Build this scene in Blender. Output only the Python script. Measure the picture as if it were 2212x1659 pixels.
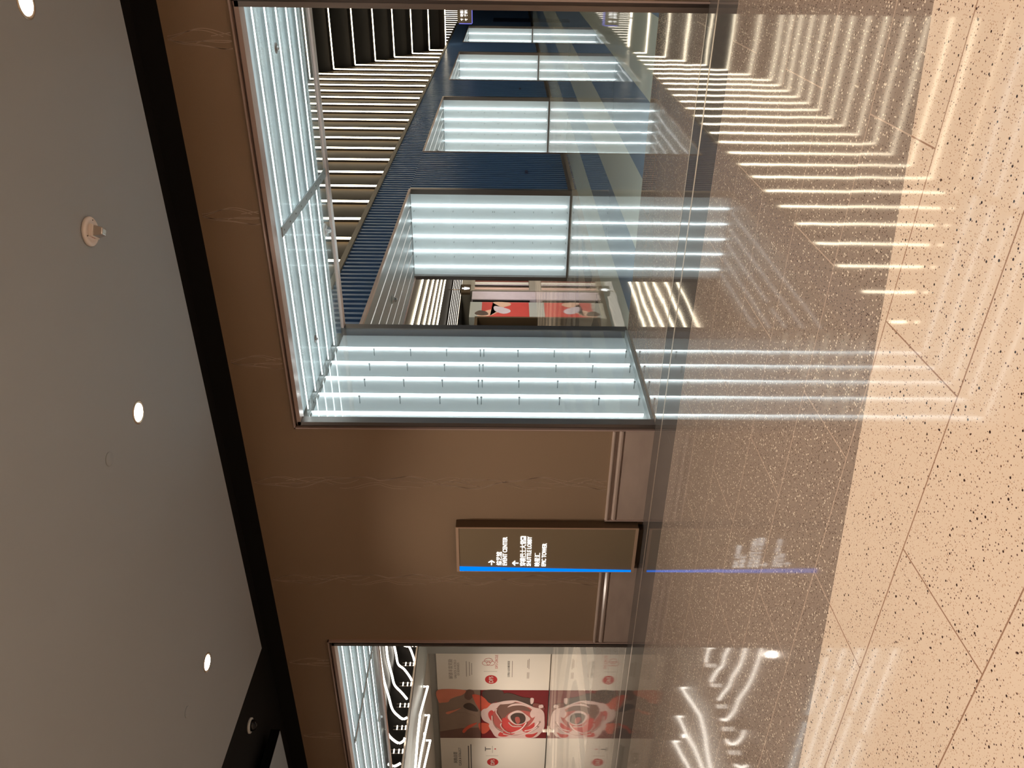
import bpy, bmesh, math, random
from mathutils import Vector, Matrix
random.seed(4)
S = bpy.context.scene
COL = S.collection
for o in list(bpy.data.objects): bpy.data.objects.remove(o)

# ------------------------------------------------------------------ camera
cam_d = bpy.data.cameras.new('camera'); cam = bpy.data.objects.new('camera', cam_d); COL.objects.link(cam)
R_ = (0.85936905, 0.51127898, 0.00886787)      # the phone was turned on its side: picture up = room right
D_ = (0.01349349, -0.00533751, -0.99989471)
F_ = (-0.51117782, 0.85939823, -0.01148583)
m = Matrix(((D_[0], R_[0], -F_[0], 0.0), (D_[1], R_[1], -F_[1], 0.0), (D_[2], R_[2], -F_[2], 1.5), (0, 0, 0, 1)))
cam.matrix_world = m
cam_d.sensor_fit = 'HORIZONTAL'; cam_d.sensor_width = 36.0; cam_d.lens = 1685.862 / 2212 * 36.0
cam_d.clip_start = 0.05; cam_d.clip_end = 300
S.camera = cam
# ------------------------------------------------------------------ world, exposure
w = bpy.data.worlds.new('world'); S.world = w; w.use_nodes = True
w.node_tree.nodes['Background'].inputs[0].default_value = (1.0, 0.86, 0.72, 1)
w.node_tree.nodes['Background'].inputs[1].default_value = 0.0
S.view_settings.view_transform = 'Standard'; S.view_settings.look = 'None'
S.view_settings.exposure = 0.0; S.view_settings.gamma = 1.0
S.view_settings.use_curve_mapping = False
DOWN_W = 205.0          # watts of one ceiling downlight
WARM = (1.0, 0.89, 0.77)
COOL_E = 7.0            # radiance of the cool strips
RIB_E = 12.0             # radiance of the warm strips
HALL_W = 520.0  # base watts of the lamps added to brighten the side hall

# ------------------------------------------------------------------ materials
def newmat(name):
    mt = bpy.data.materials.new(name); mt.use_nodes = True
    nt = mt.node_tree; nt.nodes.clear()
    out = nt.nodes.new('ShaderNodeOutputMaterial')
    return mt, nt, out
def N(nt, t, **k):
    n = nt.nodes.new(t)
    for a, b in k.items(): setattr(n, a, b)
    return n
def mth(nt, op, a, b=None, c=None):
    n = N(nt, 'ShaderNodeMath', operation=op)
    for i, v in enumerate((a, b, c)):
        if v is None: continue
        if isinstance(v, (int, float)): n.inputs[i].default_value = v
        else: nt.links.new(v, n.inputs[i])
    return n.outputs[0]
def mixc(nt, f, a, b):
    n = N(nt, 'ShaderNodeMix', data_type='RGBA')
    if isinstance(f, (int, float)): n.inputs[0].default_value = f
    else: nt.links.new(f, n.inputs[0])
    for i, v in ((6, a), (7, b)):
        if isinstance(v, tuple): n.inputs[i].default_value = (*v[:3], 1)
        else: nt.links.new(v, n.inputs[i])
    return n.outputs[2]
def pbr(name, col, rough=0.5, metal=0.0, noise=0.0, nscale=8.0, spec=0.5, bump=0.0, bscale=40.0, sx=(1, 1, 1), coat=0.0):
    mt, nt, out = newmat(name)
    b = N(nt, 'ShaderNodeBsdfPrincipled')
    nt.links.new(b.outputs[0], out.inputs[0])
    b.inputs['Base Color'].default_value = (*col, 1); b.inputs['Roughness'].default_value = rough
    b.inputs['Metallic'].default_value = metal; b.inputs['Specular IOR Level'].default_value = spec
    b.inputs['Coat Weight'].default_value = coat; b.inputs['Coat Roughness'].default_value = 0.05
    if noise or bump:
        tc = N(nt, 'ShaderNodeTexCoord'); mp = N(nt, 'ShaderNodeMapping'); mp.inputs['Scale'].default_value = sx
        nt.links.new(tc.outputs['Object'], mp.inputs[0])
        if noise:
            t = N(nt, 'ShaderNodeTexNoise'); t.inputs['Scale'].default_value = nscale; t.inputs['Detail'].default_value = 5
            nt.links.new(mp.outputs[0], t.inputs[0])
            c = mixc(nt, t.outputs[0], tuple(v * (1 - noise) for v in col), tuple(min(1, v * (1 + noise)) for v in col))
            nt.links.new(c, b.inputs['Base Color'])
        if bump:
            t = N(nt, 'ShaderNodeTexNoise'); t.inputs['Scale'].default_value = bscale
            nt.links.new(mp.outputs[0], t.inputs[0])
            bp = N(nt, 'ShaderNodeBump'); bp.inputs['Strength'].default_value = bump; bp.inputs['Distance'].default_value = 0.01
            nt.links.new(t.outputs[0], bp.inputs['Height']); nt.links.new(bp.outputs[0], b.inputs['Normal'])
    return mt
def emit(name, col, e):
    mt, nt, out = newmat(name)
    n = N(nt, 'ShaderNodeEmission'); n.inputs[0].default_value = (*col, 1); n.inputs[1].default_value = e
    nt.links.new(n.outputs[0], out.inputs[0]); return mt
def pane_mat(name, tint, refl=1.0, diff=0.0):
    mt, nt, out = newmat(name)
    tr = N(nt, 'ShaderNodeBsdfTransparent'); tr.inputs[0].default_value = (*tint, 1)
    gl = N(nt, 'ShaderNodeBsdfGlossy'); gl.inputs['Roughness'].default_value = 0.04
    fr = N(nt, 'ShaderNodeFresnel'); fr.inputs[0].default_value = 1.45
    f = mth(nt, 'MULTIPLY', fr.outputs[0], refl)
    base = tr
    if diff:
        tl = N(nt, 'ShaderNodeBsdfTranslucent'); tl.inputs[0].default_value = (0.9, 0.95, 0.95, 1)
        base = N(nt, 'ShaderNodeMixShader'); base.inputs[0].default_value = diff; nt.links.new(tr.outputs[0], base.inputs[1]); nt.links.new(tl.outputs[0], base.inputs[2])
    ms = N(nt, 'ShaderNodeMixShader'); nt.links.new(f, ms.inputs[0]); nt.links.new(base.outputs[0], ms.inputs[1]); nt.links.new(gl.outputs[0], ms.inputs[2])
    nt.links.new(ms.outputs[0], out.inputs[0]); return mt

JX, JY = 0.66667 + 1.33333 * 40, -2.184 + 0.567 * 60
def floor_mat(name, kind):
    mt, nt, out = newmat(name)
    b = N(nt, 'ShaderNodeBsdfPrincipled'); nt.links.new(b.outputs[0], out.inputs[0])
    tc = N(nt, 'ShaderNodeTexCoord'); sep = N(nt, 'ShaderNodeSeparateXYZ'); nt.links.new(tc.outputs['Object'], sep.inputs[0])
    X, Y = sep.outputs[0], sep.outputs[1]
    mp = N(nt, 'ShaderNodeMapping'); mp.inputs['Location'].default_value = (JX, JY, 0); nt.links.new(tc.outputs['Object'], mp.inputs[0])
    br = N(nt, 'ShaderNodeTexBrick'); nt.links.new(mp.outputs[0], br.inputs[0])
    br.inputs['Color1'].default_value = (0, 0, 0, 1); br.inputs['Color2'].default_value = (1, 1, 1, 1)
    br.inputs['Scale'].default_value = 1.0; br.inputs['Mortar Size'].default_value = 0.0030 if kind != 'dark' else 0.0012
    br.inputs['Mortar Smooth'].default_value = 0.0; br.inputs['Brick Width'].default_value = 1.33333; br.inputs['Row Height'].default_value = 0.567
    br.offset = 0.5; br.offset_frequency = 2; br.squash = 1.0
    def specks(scale, keep, rad, seed):
        m2 = N(nt, 'ShaderNodeMapping'); m2.inputs['Location'].default_value = (seed, seed * 1.7, 0); nt.links.new(tc.outputs['Object'], m2.inputs[0])
        v = N(nt, 'ShaderNodeTexVoronoi'); v.inputs['Scale'].default_value = scale; v.voronoi_dimensions = '2D'
        nt.links.new(m2.outputs[0], v.inputs[0])
        sp = N(nt, 'ShaderNodeSeparateColor'); nt.links.new(v.outputs['Color'], sp.inputs[0])
        r = mth(nt, 'MULTIPLY', sp.outputs[1], rad)
        return mth(nt, 'MULTIPLY', mth(nt, 'LESS_THAN', sp.outputs[0], keep), mth(nt, 'LESS_THAN', v.outputs['Distance'], r))
    cl = N(nt, 'ShaderNodeTexNoise'); cl.inputs['Scale'].default_value = 1.2; cl.inputs['Detail'].default_value = 4; nt.links.new(tc.outputs['Object'], cl.inputs[0])
    if kind in ('near', 'portal'):
        brown = mixc(nt, cl.outputs[0], (0.235, 0.175, 0.138), (0.285, 0.215, 0.172))
        brown = mixc(nt, specks(170, 0.45, 0.45, 3.1), brown, (0.33, 0.24, 0.18))
        brown = mixc(nt, specks(115, 0.30, 0.42, 7.7), brown, (0.075, 0.04, 0.028))
        brown = mixc(nt, specks(75, 0.22, 0.42, 1.3), brown, (0.72, 0.60, 0.46))
        c = brown
        if kind == 'near':
            cream = mixc(nt, cl.outputs[0], (0.63, 0.48, 0.36), (0.68, 0.525, 0.40))
            cream = mixc(nt, specks(120, 0.5, 0.34, 5.5), cream, (0.45, 0.29, 0.19))
            cream = mixc(nt, specks(62, 0.42, 0.22, 9.3), cream, (0.12, 0.06, 0.045))
            cream = mixc(nt, specks(34, 0.30, 0.17, 2.9), cream, (0.035, 0.015, 0.012))
            bd = mth(nt, 'ADD', mth(nt, 'ADD', mth(nt, 'MULTIPLY', X, 0.2246), 3.0825), mth(nt, 'MULTIPLY', mth(nt, 'MULTIPLY', X, X), 0.00814))
            c = mixc(nt, mth(nt, 'LESS_THAN', Y, bd), brown, cream)
        c = mixc(nt, br.outputs['Fac'], c, (0.48, 0.35, 0.265))
        if kind == 'near':
            c = mixc(nt, mth(nt, 'MULTIPLY', br.outputs['Fac'], mth(nt, 'LESS_THAN', Y, bd)), c, (0.30, 0.17, 0.11))
    elif kind == 'dark':
        c = mixc(nt, cl.outputs[0], (0.085, 0.072, 0.064), (0.125, 0.105, 0.092))
        c = mixc(nt, br.outputs['Fac'], c, (0.22, 0.18, 0.15))
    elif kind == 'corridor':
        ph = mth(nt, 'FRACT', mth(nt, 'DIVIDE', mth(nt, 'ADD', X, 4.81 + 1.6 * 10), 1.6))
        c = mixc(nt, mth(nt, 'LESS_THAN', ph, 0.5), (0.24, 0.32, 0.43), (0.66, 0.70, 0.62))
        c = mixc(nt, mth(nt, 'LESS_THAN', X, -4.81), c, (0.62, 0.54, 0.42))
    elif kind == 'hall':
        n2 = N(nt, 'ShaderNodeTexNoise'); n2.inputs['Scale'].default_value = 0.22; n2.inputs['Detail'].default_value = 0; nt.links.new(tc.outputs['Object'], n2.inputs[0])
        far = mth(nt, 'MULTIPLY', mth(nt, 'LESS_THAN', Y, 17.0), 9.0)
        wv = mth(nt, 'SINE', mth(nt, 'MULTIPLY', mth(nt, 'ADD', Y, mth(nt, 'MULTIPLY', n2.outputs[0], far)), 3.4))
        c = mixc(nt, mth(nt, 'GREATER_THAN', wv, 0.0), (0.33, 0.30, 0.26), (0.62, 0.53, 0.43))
    nt.links.new(c, b.inputs['Base Color'])
    b.inputs['Roughness'].default_value = {'near': 0.045, 'portal': 0.035, 'dark': 0.035, 'corridor': 0.025, 'hall': 0.03}[kind]
    b.inputs['IOR'].default_value = 1.55
    # each tile lies a hair off level, and polishing leaves a faint waviness
    sp = N(nt, 'ShaderNodeSeparateColor'); nt.links.new(br.outputs['Color'], sp.inputs[0])
    r1 = mth(nt, 'SUBTRACT', sp.outputs[0], 0.5); r2 = mth(nt, 'SUBTRACT', mth(nt, 'FRACT', mth(nt, 'MULTIPLY', sp.outputs[0], 17.3)), 0.5)
    wn = N(nt, 'ShaderNodeTexNoise'); wn.inputs['Scale'].default_value = 2.6; wn.inputs['Detail'].default_value = 1; nt.links.new(tc.outputs['Object'], wn.inputs[0])
    ws = N(nt, 'ShaderNodeSeparateColor'); nt.links.new(wn.outputs['Color'], ws.inputs[0])
    A = 0.0012; B = 0.0028
    nx = mth(nt, 'ADD', mth(nt, 'MULTIPLY', r1, A), mth(nt, 'MULTIPLY', mth(nt, 'SUBTRACT', ws.outputs[0], 0.5), B))
    ny = mth(nt, 'ADD', mth(nt, 'MULTIPLY', r2, A), mth(nt, 'MULTIPLY', mth(nt, 'SUBTRACT', ws.outputs[1], 0.5), B))
    cx = N(nt, 'ShaderNodeCombineXYZ'); nt.links.new(nx, cx.inputs[0]); nt.links.new(ny, cx.inputs[1]); cx.inputs[2].default_value = 1
    nm = N(nt, 'ShaderNodeVectorMath', operation='NORMALIZE'); nt.links.new(cx.outputs[0], nm.inputs[0])
    nt.links.new(nm.outputs[0], b.inputs['Normal'])
    return mt
def tile_mat(name, c1, c2, bw, rh, rough):
    mt, nt, out = newmat(name)
    b = N(nt, 'ShaderNodeBsdfPrincipled'); nt.links.new(b.outputs[0], out.inputs[0])
    tc = N(nt, 'ShaderNodeTexCoord'); br = N(nt, 'ShaderNodeTexBrick'); nt.links.new(tc.outputs['Object'], br.inputs[0])
    br.inputs['Scale'].default_value = 1; br.inputs['Brick Width'].default_value = bw; br.inputs['Row Height'].default_value = rh
    br.inputs['Mortar Size'].default_value = 0.04; br.inputs['Color1'].default_value = (*c1, 1); br.inputs['Color2'].default_value = (*c1, 1); br.inputs['Mortar'].default_value = (*c2, 1); br.offset = 0.3
    nt.links.new(br.outputs['Color'], b.inputs['Base Color']); b.inputs['Roughness'].default_value = rough
    return mt

M = {}
M['floor'] = floor_mat('terrazzo_near', 'near'); M['portal_floor'] = floor_mat('terrazzo_portal', 'portal'); M['dark_stone'] = floor_mat('dark_stone', 'dark')
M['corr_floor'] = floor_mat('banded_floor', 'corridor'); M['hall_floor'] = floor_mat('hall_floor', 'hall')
M['brown'] = pbr('bronze_wallcovering', (0.42, 0.29, 0.19), 0.42, 0.25, noise=0.10, nscale=180, bump=0.12, bscale=420)
M['thread'] = pbr('thread', (0.75, 0.58, 0.45), 0.35, 0.6)
M['ceil'] = pbr('painted_plaster', (0.385, 0.415, 0.44), 0.7, noise=0.03, nscale=0.6)
M['black'] = pbr('black_paint', (0.0035, 0.0035, 0.0035), 0.8, spec=0.1)
M['softblack'] = pbr('charcoal_paint', (0.011, 0.010, 0.010), 0.8, spec=0.2)
M['steel'] = pbr('brushed_steel', (0.34, 0.30, 0.28), 0.3, 0.9, noise=0.12, nscale=60, sx=(1, 1, 0.05))
M['darksteel'] = pbr('dark_steel', (0.17, 0.145, 0.135), 0.33, 0.8)
M['rose'] = pbr('rose_metal', (0.62, 0.46, 0.40), 0.28, 0.3)
M['brass'] = pbr('brass_inlay', (0.48, 0.38, 0.30), 0.3, 0.5)
M['marble'] = pbr('marble', (0.52, 0.39, 0.32), 0.16, noise=0.16, nscale=9, sx=(0.35, 1, 1))
M['marble_m'] = pbr('marble_moulding', (0.60, 0.45, 0.37), 0.14, noise=0.10, nscale=7)
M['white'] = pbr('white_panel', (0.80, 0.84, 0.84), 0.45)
for _n in M['white'].node_tree.nodes:      # faint even glow added to brighten the panel between the tubes
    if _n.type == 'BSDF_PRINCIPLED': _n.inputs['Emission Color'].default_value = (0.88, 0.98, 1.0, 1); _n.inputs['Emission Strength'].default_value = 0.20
M['soffit_white'] = pbr('soffit_panel', (0.40, 0.45, 0.46), 0.5)
M['cool'] = emit('cool_led', (0.88, 0.98, 1.0), COOL_E)
M['rib'] = emit('warm_led', (1.0, 0.86, 0.62), RIB_E)
M['dim'] = emit('dim_led', (1.0, 0.90, 0.76), 2.2)
M['rib2'] = emit('white_led', (1.0, 0.92, 0.80), 5.0)
M['glass'] = pane_mat('clear_glass', (0.96, 0.98, 0.98), 0.45)
M['ribbed'] = pane_mat('ribbed_glass', (0.96, 0.98, 0.98), 0.06, 0.12)
M['pin'] = pbr('pin_steel', (0.35, 0.37, 0.37), 0.3, 0.9)
M['blue'] = pbr('blue_lacquer', (0.15, 0.27, 0.50), 0.26)
M['navy'] = pbr('navy_panel', (0.012, 0.02, 0.10), 0.4)
M['gold'] = pbr('bronze_panel', (0.072, 0.050, 0.029), 0.7, 0.0, spec=0.15)
M['lip'] = pbr('sand_lip', (0.34, 0.27, 0.19), 0.5)
M['dkpanel'] = pbr('dark_brown_panel', (0.007, 0.005, 0.0035), 0.75, spec=0.12)
M['sign'] = pbr('sign_bronze', (0.36, 0.27, 0.17), 0.42, 0.35)
M['signedge'] = pbr('sign_edge', (0.62, 0.42, 0.29), 0.35, 0.2)
M['signside'] = pbr('sign_side', (0.13, 0.085, 0.05), 0.4, 0.4)
M['letters'] = emit('lit_letters', (1, 1, 0.98), 1.8)
M['bluelit'] = emit('blue_edge_light', (0.0, 0.21, 1.0), 1.25)
M['violetlit'] = emit('violet_edge_light', (0.25, 0.25, 1.0), 0.8)
M['plastic'] = pbr('ivory_plastic', (0.93, 0.84, 0.78), 0.35)
M['whiteplastic'] = pbr('white_plastic', (0.8, 0.8, 0.79), 0.35)
M['lens'] = pbr('smoked_lens', (0.62, 0.60, 0.59), 0.10, 0.6)
M['domeglass'] = pbr('dark_dome', (0.006, 0.006, 0.007), 0.05)
M['bulb'] = emit('downlight_lens', (1.0, 0.93, 0.82), 22.0)
M['cavity'] = pbr('lamp_reflector', (0.75, 0.62, 0.48), 0.25, 0.6)
M['halltile'] = tile_mat('dark_ceiling_tiles', (0.030, 0.025, 0.019), (0.003, 0.003, 0.003), 0.9, 0.45, 0.5)
M['hallwall'] = pbr('grey_wall', (0.34, 0.32, 0.29), 0.6)
M['slate'] = pbr('grey_soffit', (0.40, 0.44, 0.45), 0.4)
M['poster'] = pbr('poster_board', (0.80, 0.72, 0.63), 0.5, noise=0.02, nscale=2)
M['red'] = pbr('print_red', (0.50, 0.035, 0.035), 0.5)
M['grey_ink'] = pbr('print_grey', (0.38, 0.31, 0.26), 0.6)
M['dark_ink'] = pbr('print_dark', (0.09, 0.08, 0.075), 0.6)
M['red_ink'] = pbr('print_red_light', (0.60, 0.14, 0.12), 0.6)
for n, c in dict(p_deep=(0.17, 0.012, 0.014), p_taupe=(0.27, 0.18, 0.135), p_salmon=(0.66, 0.21, 0.13), p_orange=(0.62, 0.10, 0.055), p_dark=(0.075, 0.045, 0.035),
                 p_blush=(0.66, 0.47, 0.43), p_rose=(0.42, 0.10, 0.085), p_crim=(0.52, 0.055, 0.05), p_umber=(0.17, 0.085, 0.065), p_wine=(0.20, 0.06, 0.05), p_flesh=(0.62, 0.42, 0.33), p_lilac=(0.55, 0.50, 0.60)).items():
    M[n] = pbr(n, c, 0.55, noise=0.12, nscale=3)

# ------------------------------------------------------------------ geometry helpers
class MB:
    def __init__(s): s.v = []; s.f = []; s.m = []; s.sm = []
    def add(s, vs, fs, mi=0, smooth=False):
        k = len(s.v); s.v += [tuple(v) for v in vs]
        for f in fs: s.f.append(tuple(k + i for i in f)); s.m.append(mi); s.sm.append(smooth)
        return s
    def box(s, x0, x1, y0, y1, z0, z1, mi=0):
        vs = [(x, y, z) for z in (z0, z1) for y in (y0, y1) for x in (x0, x1)]
        return s.add(vs, [(0, 2, 3, 1), (4, 5, 7, 6), (0, 1, 5, 4), (2, 6, 7, 3), (0, 4, 6, 2), (1, 3, 7, 5)], mi)
    def tube(s, pts, r, n=8, mi=0, closed=False):
        P = [Vector(p) for p in pts]; vs = []; K = len(P)
        for i, p in enumerate(P):
            a = P[(i - 1) % K] if closed or i > 0 else p; b = P[(i + 1) % K] if closed or i < K - 1 else p
            t = (b - a).normalized(); u = t.cross(Vector((0, 0, 1)))
            if u.length < 0.05: u = t.cross(Vector((0, 1, 0)))
            u.normalize(); v = t.cross(u)
            for k in range(n):
                q = 2 * math.pi * (k + 0.5) / n; vs.append(p + (u * math.cos(q) + v * math.sin(q)) * r)
        fs = []
        for i in range(K if closed else K - 1):
            j = (i + 1) % K
            for k in range(n): fs.append((i * n + k, i * n + (k + 1) % n, j * n + (k + 1) % n, j * n + k))
        if not closed: fs += [tuple(range(n))[::-1], tuple((K - 1) * n + k for k in range(n))]
        return s.add(vs, fs, mi, True)
    def lathe(s, prof, c, n=32, mi=0, axis='z'):
        vs = []
        for (r, h) in prof:
            for k in range(n):
                q = 2 * math.pi * k / n
                a, b = r * math.cos(q), r * math.sin(q)
                vs.append((c[0] + a, c[1] + b, c[2] + h) if axis == 'z' else (c[0] + a, c[1] + h, c[2] + b))
        fs = []
        for i in range(len(prof) - 1):
            for k in range(n): fs.append((i * n + k, i * n + (k + 1) % n, (i + 1) * n + (k + 1) % n, (i + 1) * n + k))
        fs += [tuple(range(n)), tuple((len(prof) - 1) * n + k for k in range(n))]
        return s.add(vs, fs, mi, True)
    def prism(s, poly, a, b, axis, mi=0):
        """poly in the plane across axis: axis x -> (y,z), y -> (x,z), z -> (x,y)"""
        def p3(p, h): return {'x': (h, p[0], p[1]), 'y': (p[0], h, p[1]), 'z': (p[0], p[1], h)}[axis]
        n = len(poly); vs = [p3(p, a) for p in poly] + [p3(p, b) for p in poly]
        fs = [tuple(range(n)), tuple(range(2 * n - 1, n - 1, -1))] + [(i, i + n, (i + 1) % n + n, (i + 1) % n) for i in range(n)]
        return s.add(vs, fs, mi)
    def build(s, name, mats, parent=None, bevel=0.0):
        me = bpy.data.meshes.new(name); me.from_pydata(s.v, [], s.f)
        mats = mats if isinstance(mats, (list, tuple)) else [mats]
        for t in mats: me.materials.append(M[t])
        for p, mi, sm in zip(me.polygons, s.m, s.sm): p.material_index = mi; p.use_smooth = sm
        b = bmesh.new(); b.from_mesh(me); bmesh.ops.recalc_face_normals(b, faces=b.faces); b.to_mesh(me); b.free(); me.update()
        o = bpy.data.objects.new(name, me); COL.objects.link(o)
        if parent:
            o.parent = parent
            o.matrix_parent_inverse = parent.matrix_world.inverted() if False else Matrix.Translation(-Vector(parent.location))
        if bevel:
            md = o.modifiers.new('bevel', 'BEVEL'); md.width = bevel; md.segments = 2; md.limit_method = 'ANGLE'
        return o
def thing(name, label, cat, loc, group=None):
    o = bpy.data.objects.new(name, None); COL.objects.link(o); o.location = loc; o.empty_display_size = 0.05
    o['label'] = label; o['category'] = cat
    if group: o['group'] = group
    return o
def tag(o, label, cat, group=None):
    o['label'] = label; o['category'] = cat
    if group: o['group'] = group
    return o
def struct(o): o['kind'] = 'structure'; return o
def box(x0, x1, y0, y1, z0, z1): return MB().box(x0, x1, y0, y1, z0, z1)
def clone(root, d, label=None, group=None):
    """a thing with copies of its parts (and theirs), moved by d"""
    def cp(o, par):
        c = o.copy(); COL.objects.link(c)
        if par: c.parent = par
        for ch in kids.get(o.name, ()): cp(ch, c)
        return c
    kids = {}
    def walk(o):
        kids[o.name] = [x for x in bpy.data.objects if x.parent == o]
        for x in kids[o.name]: walk(x)
    walk(root)
    r = cp(root, None); r.location = Vector(root.location) + Vector(d)
    if label: r['label'] = label
    if group: r['group'] = group
    return r
def text(body, rect, plane, at, mat, parent, name='lettering', depth=0.002, bold=0.0, face=1):
    """body fitted into rect; plane 'y' faces -Y with rect (x0,x1,z0,z1); plane 'x' faces +X with rect (y0,y1,z0,z1)"""
    cu = bpy.data.curves.new('t', 'FONT'); cu.body = body; cu.offset = bold; cu.resolution_u = 3; cu.space_line = 1.0; cu.align_x = 'CENTER' if '\n' in body else 'LEFT'
    t = bpy.data.objects.new('t', cu); COL.objects.link(t); bpy.context.view_layer.update()
    me = bpy.data.meshes.new_from_object(t.evaluated_get(bpy.context.evaluated_depsgraph_get()))
    bpy.data.objects.remove(t)
    xs = [v.co.x for v in me.vertices]; ys = [v.co.y for v in me.vertices]
    if not xs: return None
    ax, bx, ay, by = min(xs), max(xs), min(ys), max(ys)
    b = bmesh.new(); b.from_mesh(me)
    r = bmesh.ops.extrude_face_region(b, geom=b.faces[:])
    nv = {g for g in r['geom'] if isinstance(g, bmesh.types.BMVert)}
    for v in b.verts:
        u = rect[0] + (v.co.x - ax) / (bx - ax) * (rect[1] - rect[0]); z = rect[2] + (v.co.y - ay) / max(1e-6, by - ay) * (rect[3] - rect[2])
        d = depth if v in nv else 0.0
        v.co = (u, at - d, z) if plane == 'y' else (at + d, u, z)
    bmesh.ops.recalc_face_normals(b, faces=b.faces); b.to_mesh(me); b.free(); me.name = name
    me.materials.clear(); me.materials.append(M[mat])
    for p in me.polygons: p.material_index = 0
    o = bpy.data.objects.new(name, me); COL.objects.link(o); o.parent = parent
    o.matrix_parent_inverse = Matrix.Translation(-Vector(parent.location))
    return o
ORD = ['first', 'second', 'third', 'fourth', 'fifth', 'sixth', 'seventh', 'eighth', 'ninth', 'tenth', 'eleventh', 'twelfth', 'thirteenth', 'fourteenth', 'fifteenth', 'sixteenth', 'seventeenth',
       'eighteenth', 'nineteenth', 'twentieth', 'twenty-first', 'twenty-second', 'twenty-third', 'twenty-fourth', 'twenty-fifth', 'twenty-sixth', 'twenty-seventh', 'twenty-eighth', 'twenty-ninth', 'thirtieth']

# ------------------------------------------------------------------ floors
struct(box(-17, 6, -7, 5.59, -0.1, 0).build('floor', 'floor'))
struct(box(-17, 6, 5.59, 6.10, -0.1, 0).build('floor', 'dark_stone'))
struct(box(-17, 6, 6.10, 6.135, -0.1, 0.0005).build('trim_1', 'brass'))
struct(box(-17, 6, 6.135, 6.40, -0.1, 0).build('floor', 'dark_stone'))
struct(box(-17, 6, 6.40, 6.42, -0.1, 0.0005).build('trim_2', 'brass'))
struct(box(-17, 6, 6.42, 8.44, -0.1, 0).build('floor', 'portal_floor'))
struct(box(-5.2, 5, 8.44, 110, -0.1, 0).build('floor', 'corr_floor'))
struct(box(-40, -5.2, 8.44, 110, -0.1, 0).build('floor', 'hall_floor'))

# ------------------------------------------------------------------ near room: ceiling rafts, black channel, walls
struct(box(-6.85, 6, -7, 5.845, 4.10, 4.21).build('ceiling', 'ceil'))
struct(box(-17, -8.28, -7, 5.85, 4.10, 4.21).build('ceiling', 'ceil'))
struct(MB().box(-6.85, 6, 5.845, 5.855, 4.10, 4.21).box(-6.86, -6.85, -7, 5.855, 4.10, 4.21).box(-8.28, -8.27, -7, 5.86, 4.103, 4.21).box(-17, -8.27, 5.85, 5.86, 4.103, 4.21).build('trim_3', 'black'))
struct(box(-17, 6, -7, 6.42, 4.28, 4.38).build('ceiling', 'softblack'))
struct(box(-17, 6, 6.40, 6.50, 4.08, 4.30).build('trim_4', 'softblack'))
P1L, P1R, P2L, P2R, PT = -4.32, -0.50, -14.60, -7.345, 3.545
def bundle(mb, x0, seed):
    rnd = random.Random(seed)
    per = 1.36
    spec = [(0.045, 1, 0.0, 0.02, 1.0), (0.060, 1, 0.35, 0.0, 1.0), (0.058, 1, 0.5, 0.0, 1.0), (0.050, 1, 2.9, -0.01, 0.8), (0.062, 1, 3.3, -0.012, 0.8), (0.030, 2, 1.2, 0.03, 0.6), (0.040, 1, 4.4, -0.045, 0.45)]
    for (A, k, ph, off, dens) in spec:
        z = 0.42; run = []
        while z < 4.07:
            u = (z - 2.77) / per * 2 * math.pi
            x = x0 + off + A * math.sin(abs(u) * k * 1.0 + ph) * 1.15 + 0.012 * math.sin(3 * u)
            vis = dens >= 1.0 or math.sin(abs(u) * 1.0 + ph * 1.7) < (2 * dens - 1)
            if vis: run.append((x, 6.3985, z))
            if (not vis or z + 0.03 >= 4.07) and len(run) > 1:
                ribbon(mb, run); run = []
            elif not vis: run = []
            z += 0.03
def ribbon(mb, pts, w=0.0022):
    vs = []; n = len(pts)
    for i, p in enumerate(pts):
        a = Vector(pts[max(0, i - 1)]); b = Vector(pts[min(n - 1, i + 1)]); t = (b - a).normalized(); s = Vector((-t.z, 0, t.x)) * w
        q = Vector(p); vs += [q - s, q + s, q - s + Vector((0, 0.004, 0)), q + s + Vector((0, 0.004, 0))]
    fs = []
    for i in range(n - 1):
        k = 4 * i; fs += [(k, k + 1, k + 5, k + 4), (k + 2, k + 6, k + 7, k + 3), (k, k + 4, k + 6, k + 2), (k + 1, k + 3, k + 7, k + 5)]
    mb.add(vs, fs, 1)
def wallpiece(x0, x1, z0, z1, waves=()):
    mb = MB(); mb.box(x0, x1, 6.40, 6.50, z0, z1)
    for i, x in enumerate(waves): bundle(mb, x, i)
    return mb
def clipz(mb, zmin):
    keep = [i for i, f in enumerate(mb.f) if mb.m[i] == 0 or min(mb.v[j][2] for j in f) > zmin]
    mb.f = [mb.f[i] for i in keep]; mb.m = [mb.m[i] for i in keep]; mb.sm = [mb.sm[i] for i in keep]; return mb
struct(clipz(wallpiece(P1L, 6, PT, 4.08, (-3.59, -2.18, -0.8)), PT).build('wall_front', ['brown', 'thread']))
struct(clipz(wallpiece(P2R, P1L, 0, 4.08, (-5.0, -6.37)), 0.41).build('wall_front', ['brown', 'thread']))
struct(clipz(wallpiece(-17, P2R, PT, 4.08, (-7.74, -9.15, -10.5)), PT).build('wall_front', ['brown', 'thread']))
struct(box(P1R, 6, 6.40, 6.50, 0, PT).build('wall_front', 'brown'))
struct(box(-17, P2L, 6.40, 6.50, 0, PT).build('wall_front', 'brown'))
struct(box(-17.2, -17, -7, 6.5, 0, 4.4).build('wall_left', 'brown'))
struct(box(6, 6.2, -7, 8.5, 0, 4.4).build('wall_right', 'brown'))
struct(box(-17.2, 6.2, -7.2, -7, 0, 4.4).build('wall_back', 'brown'))
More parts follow.
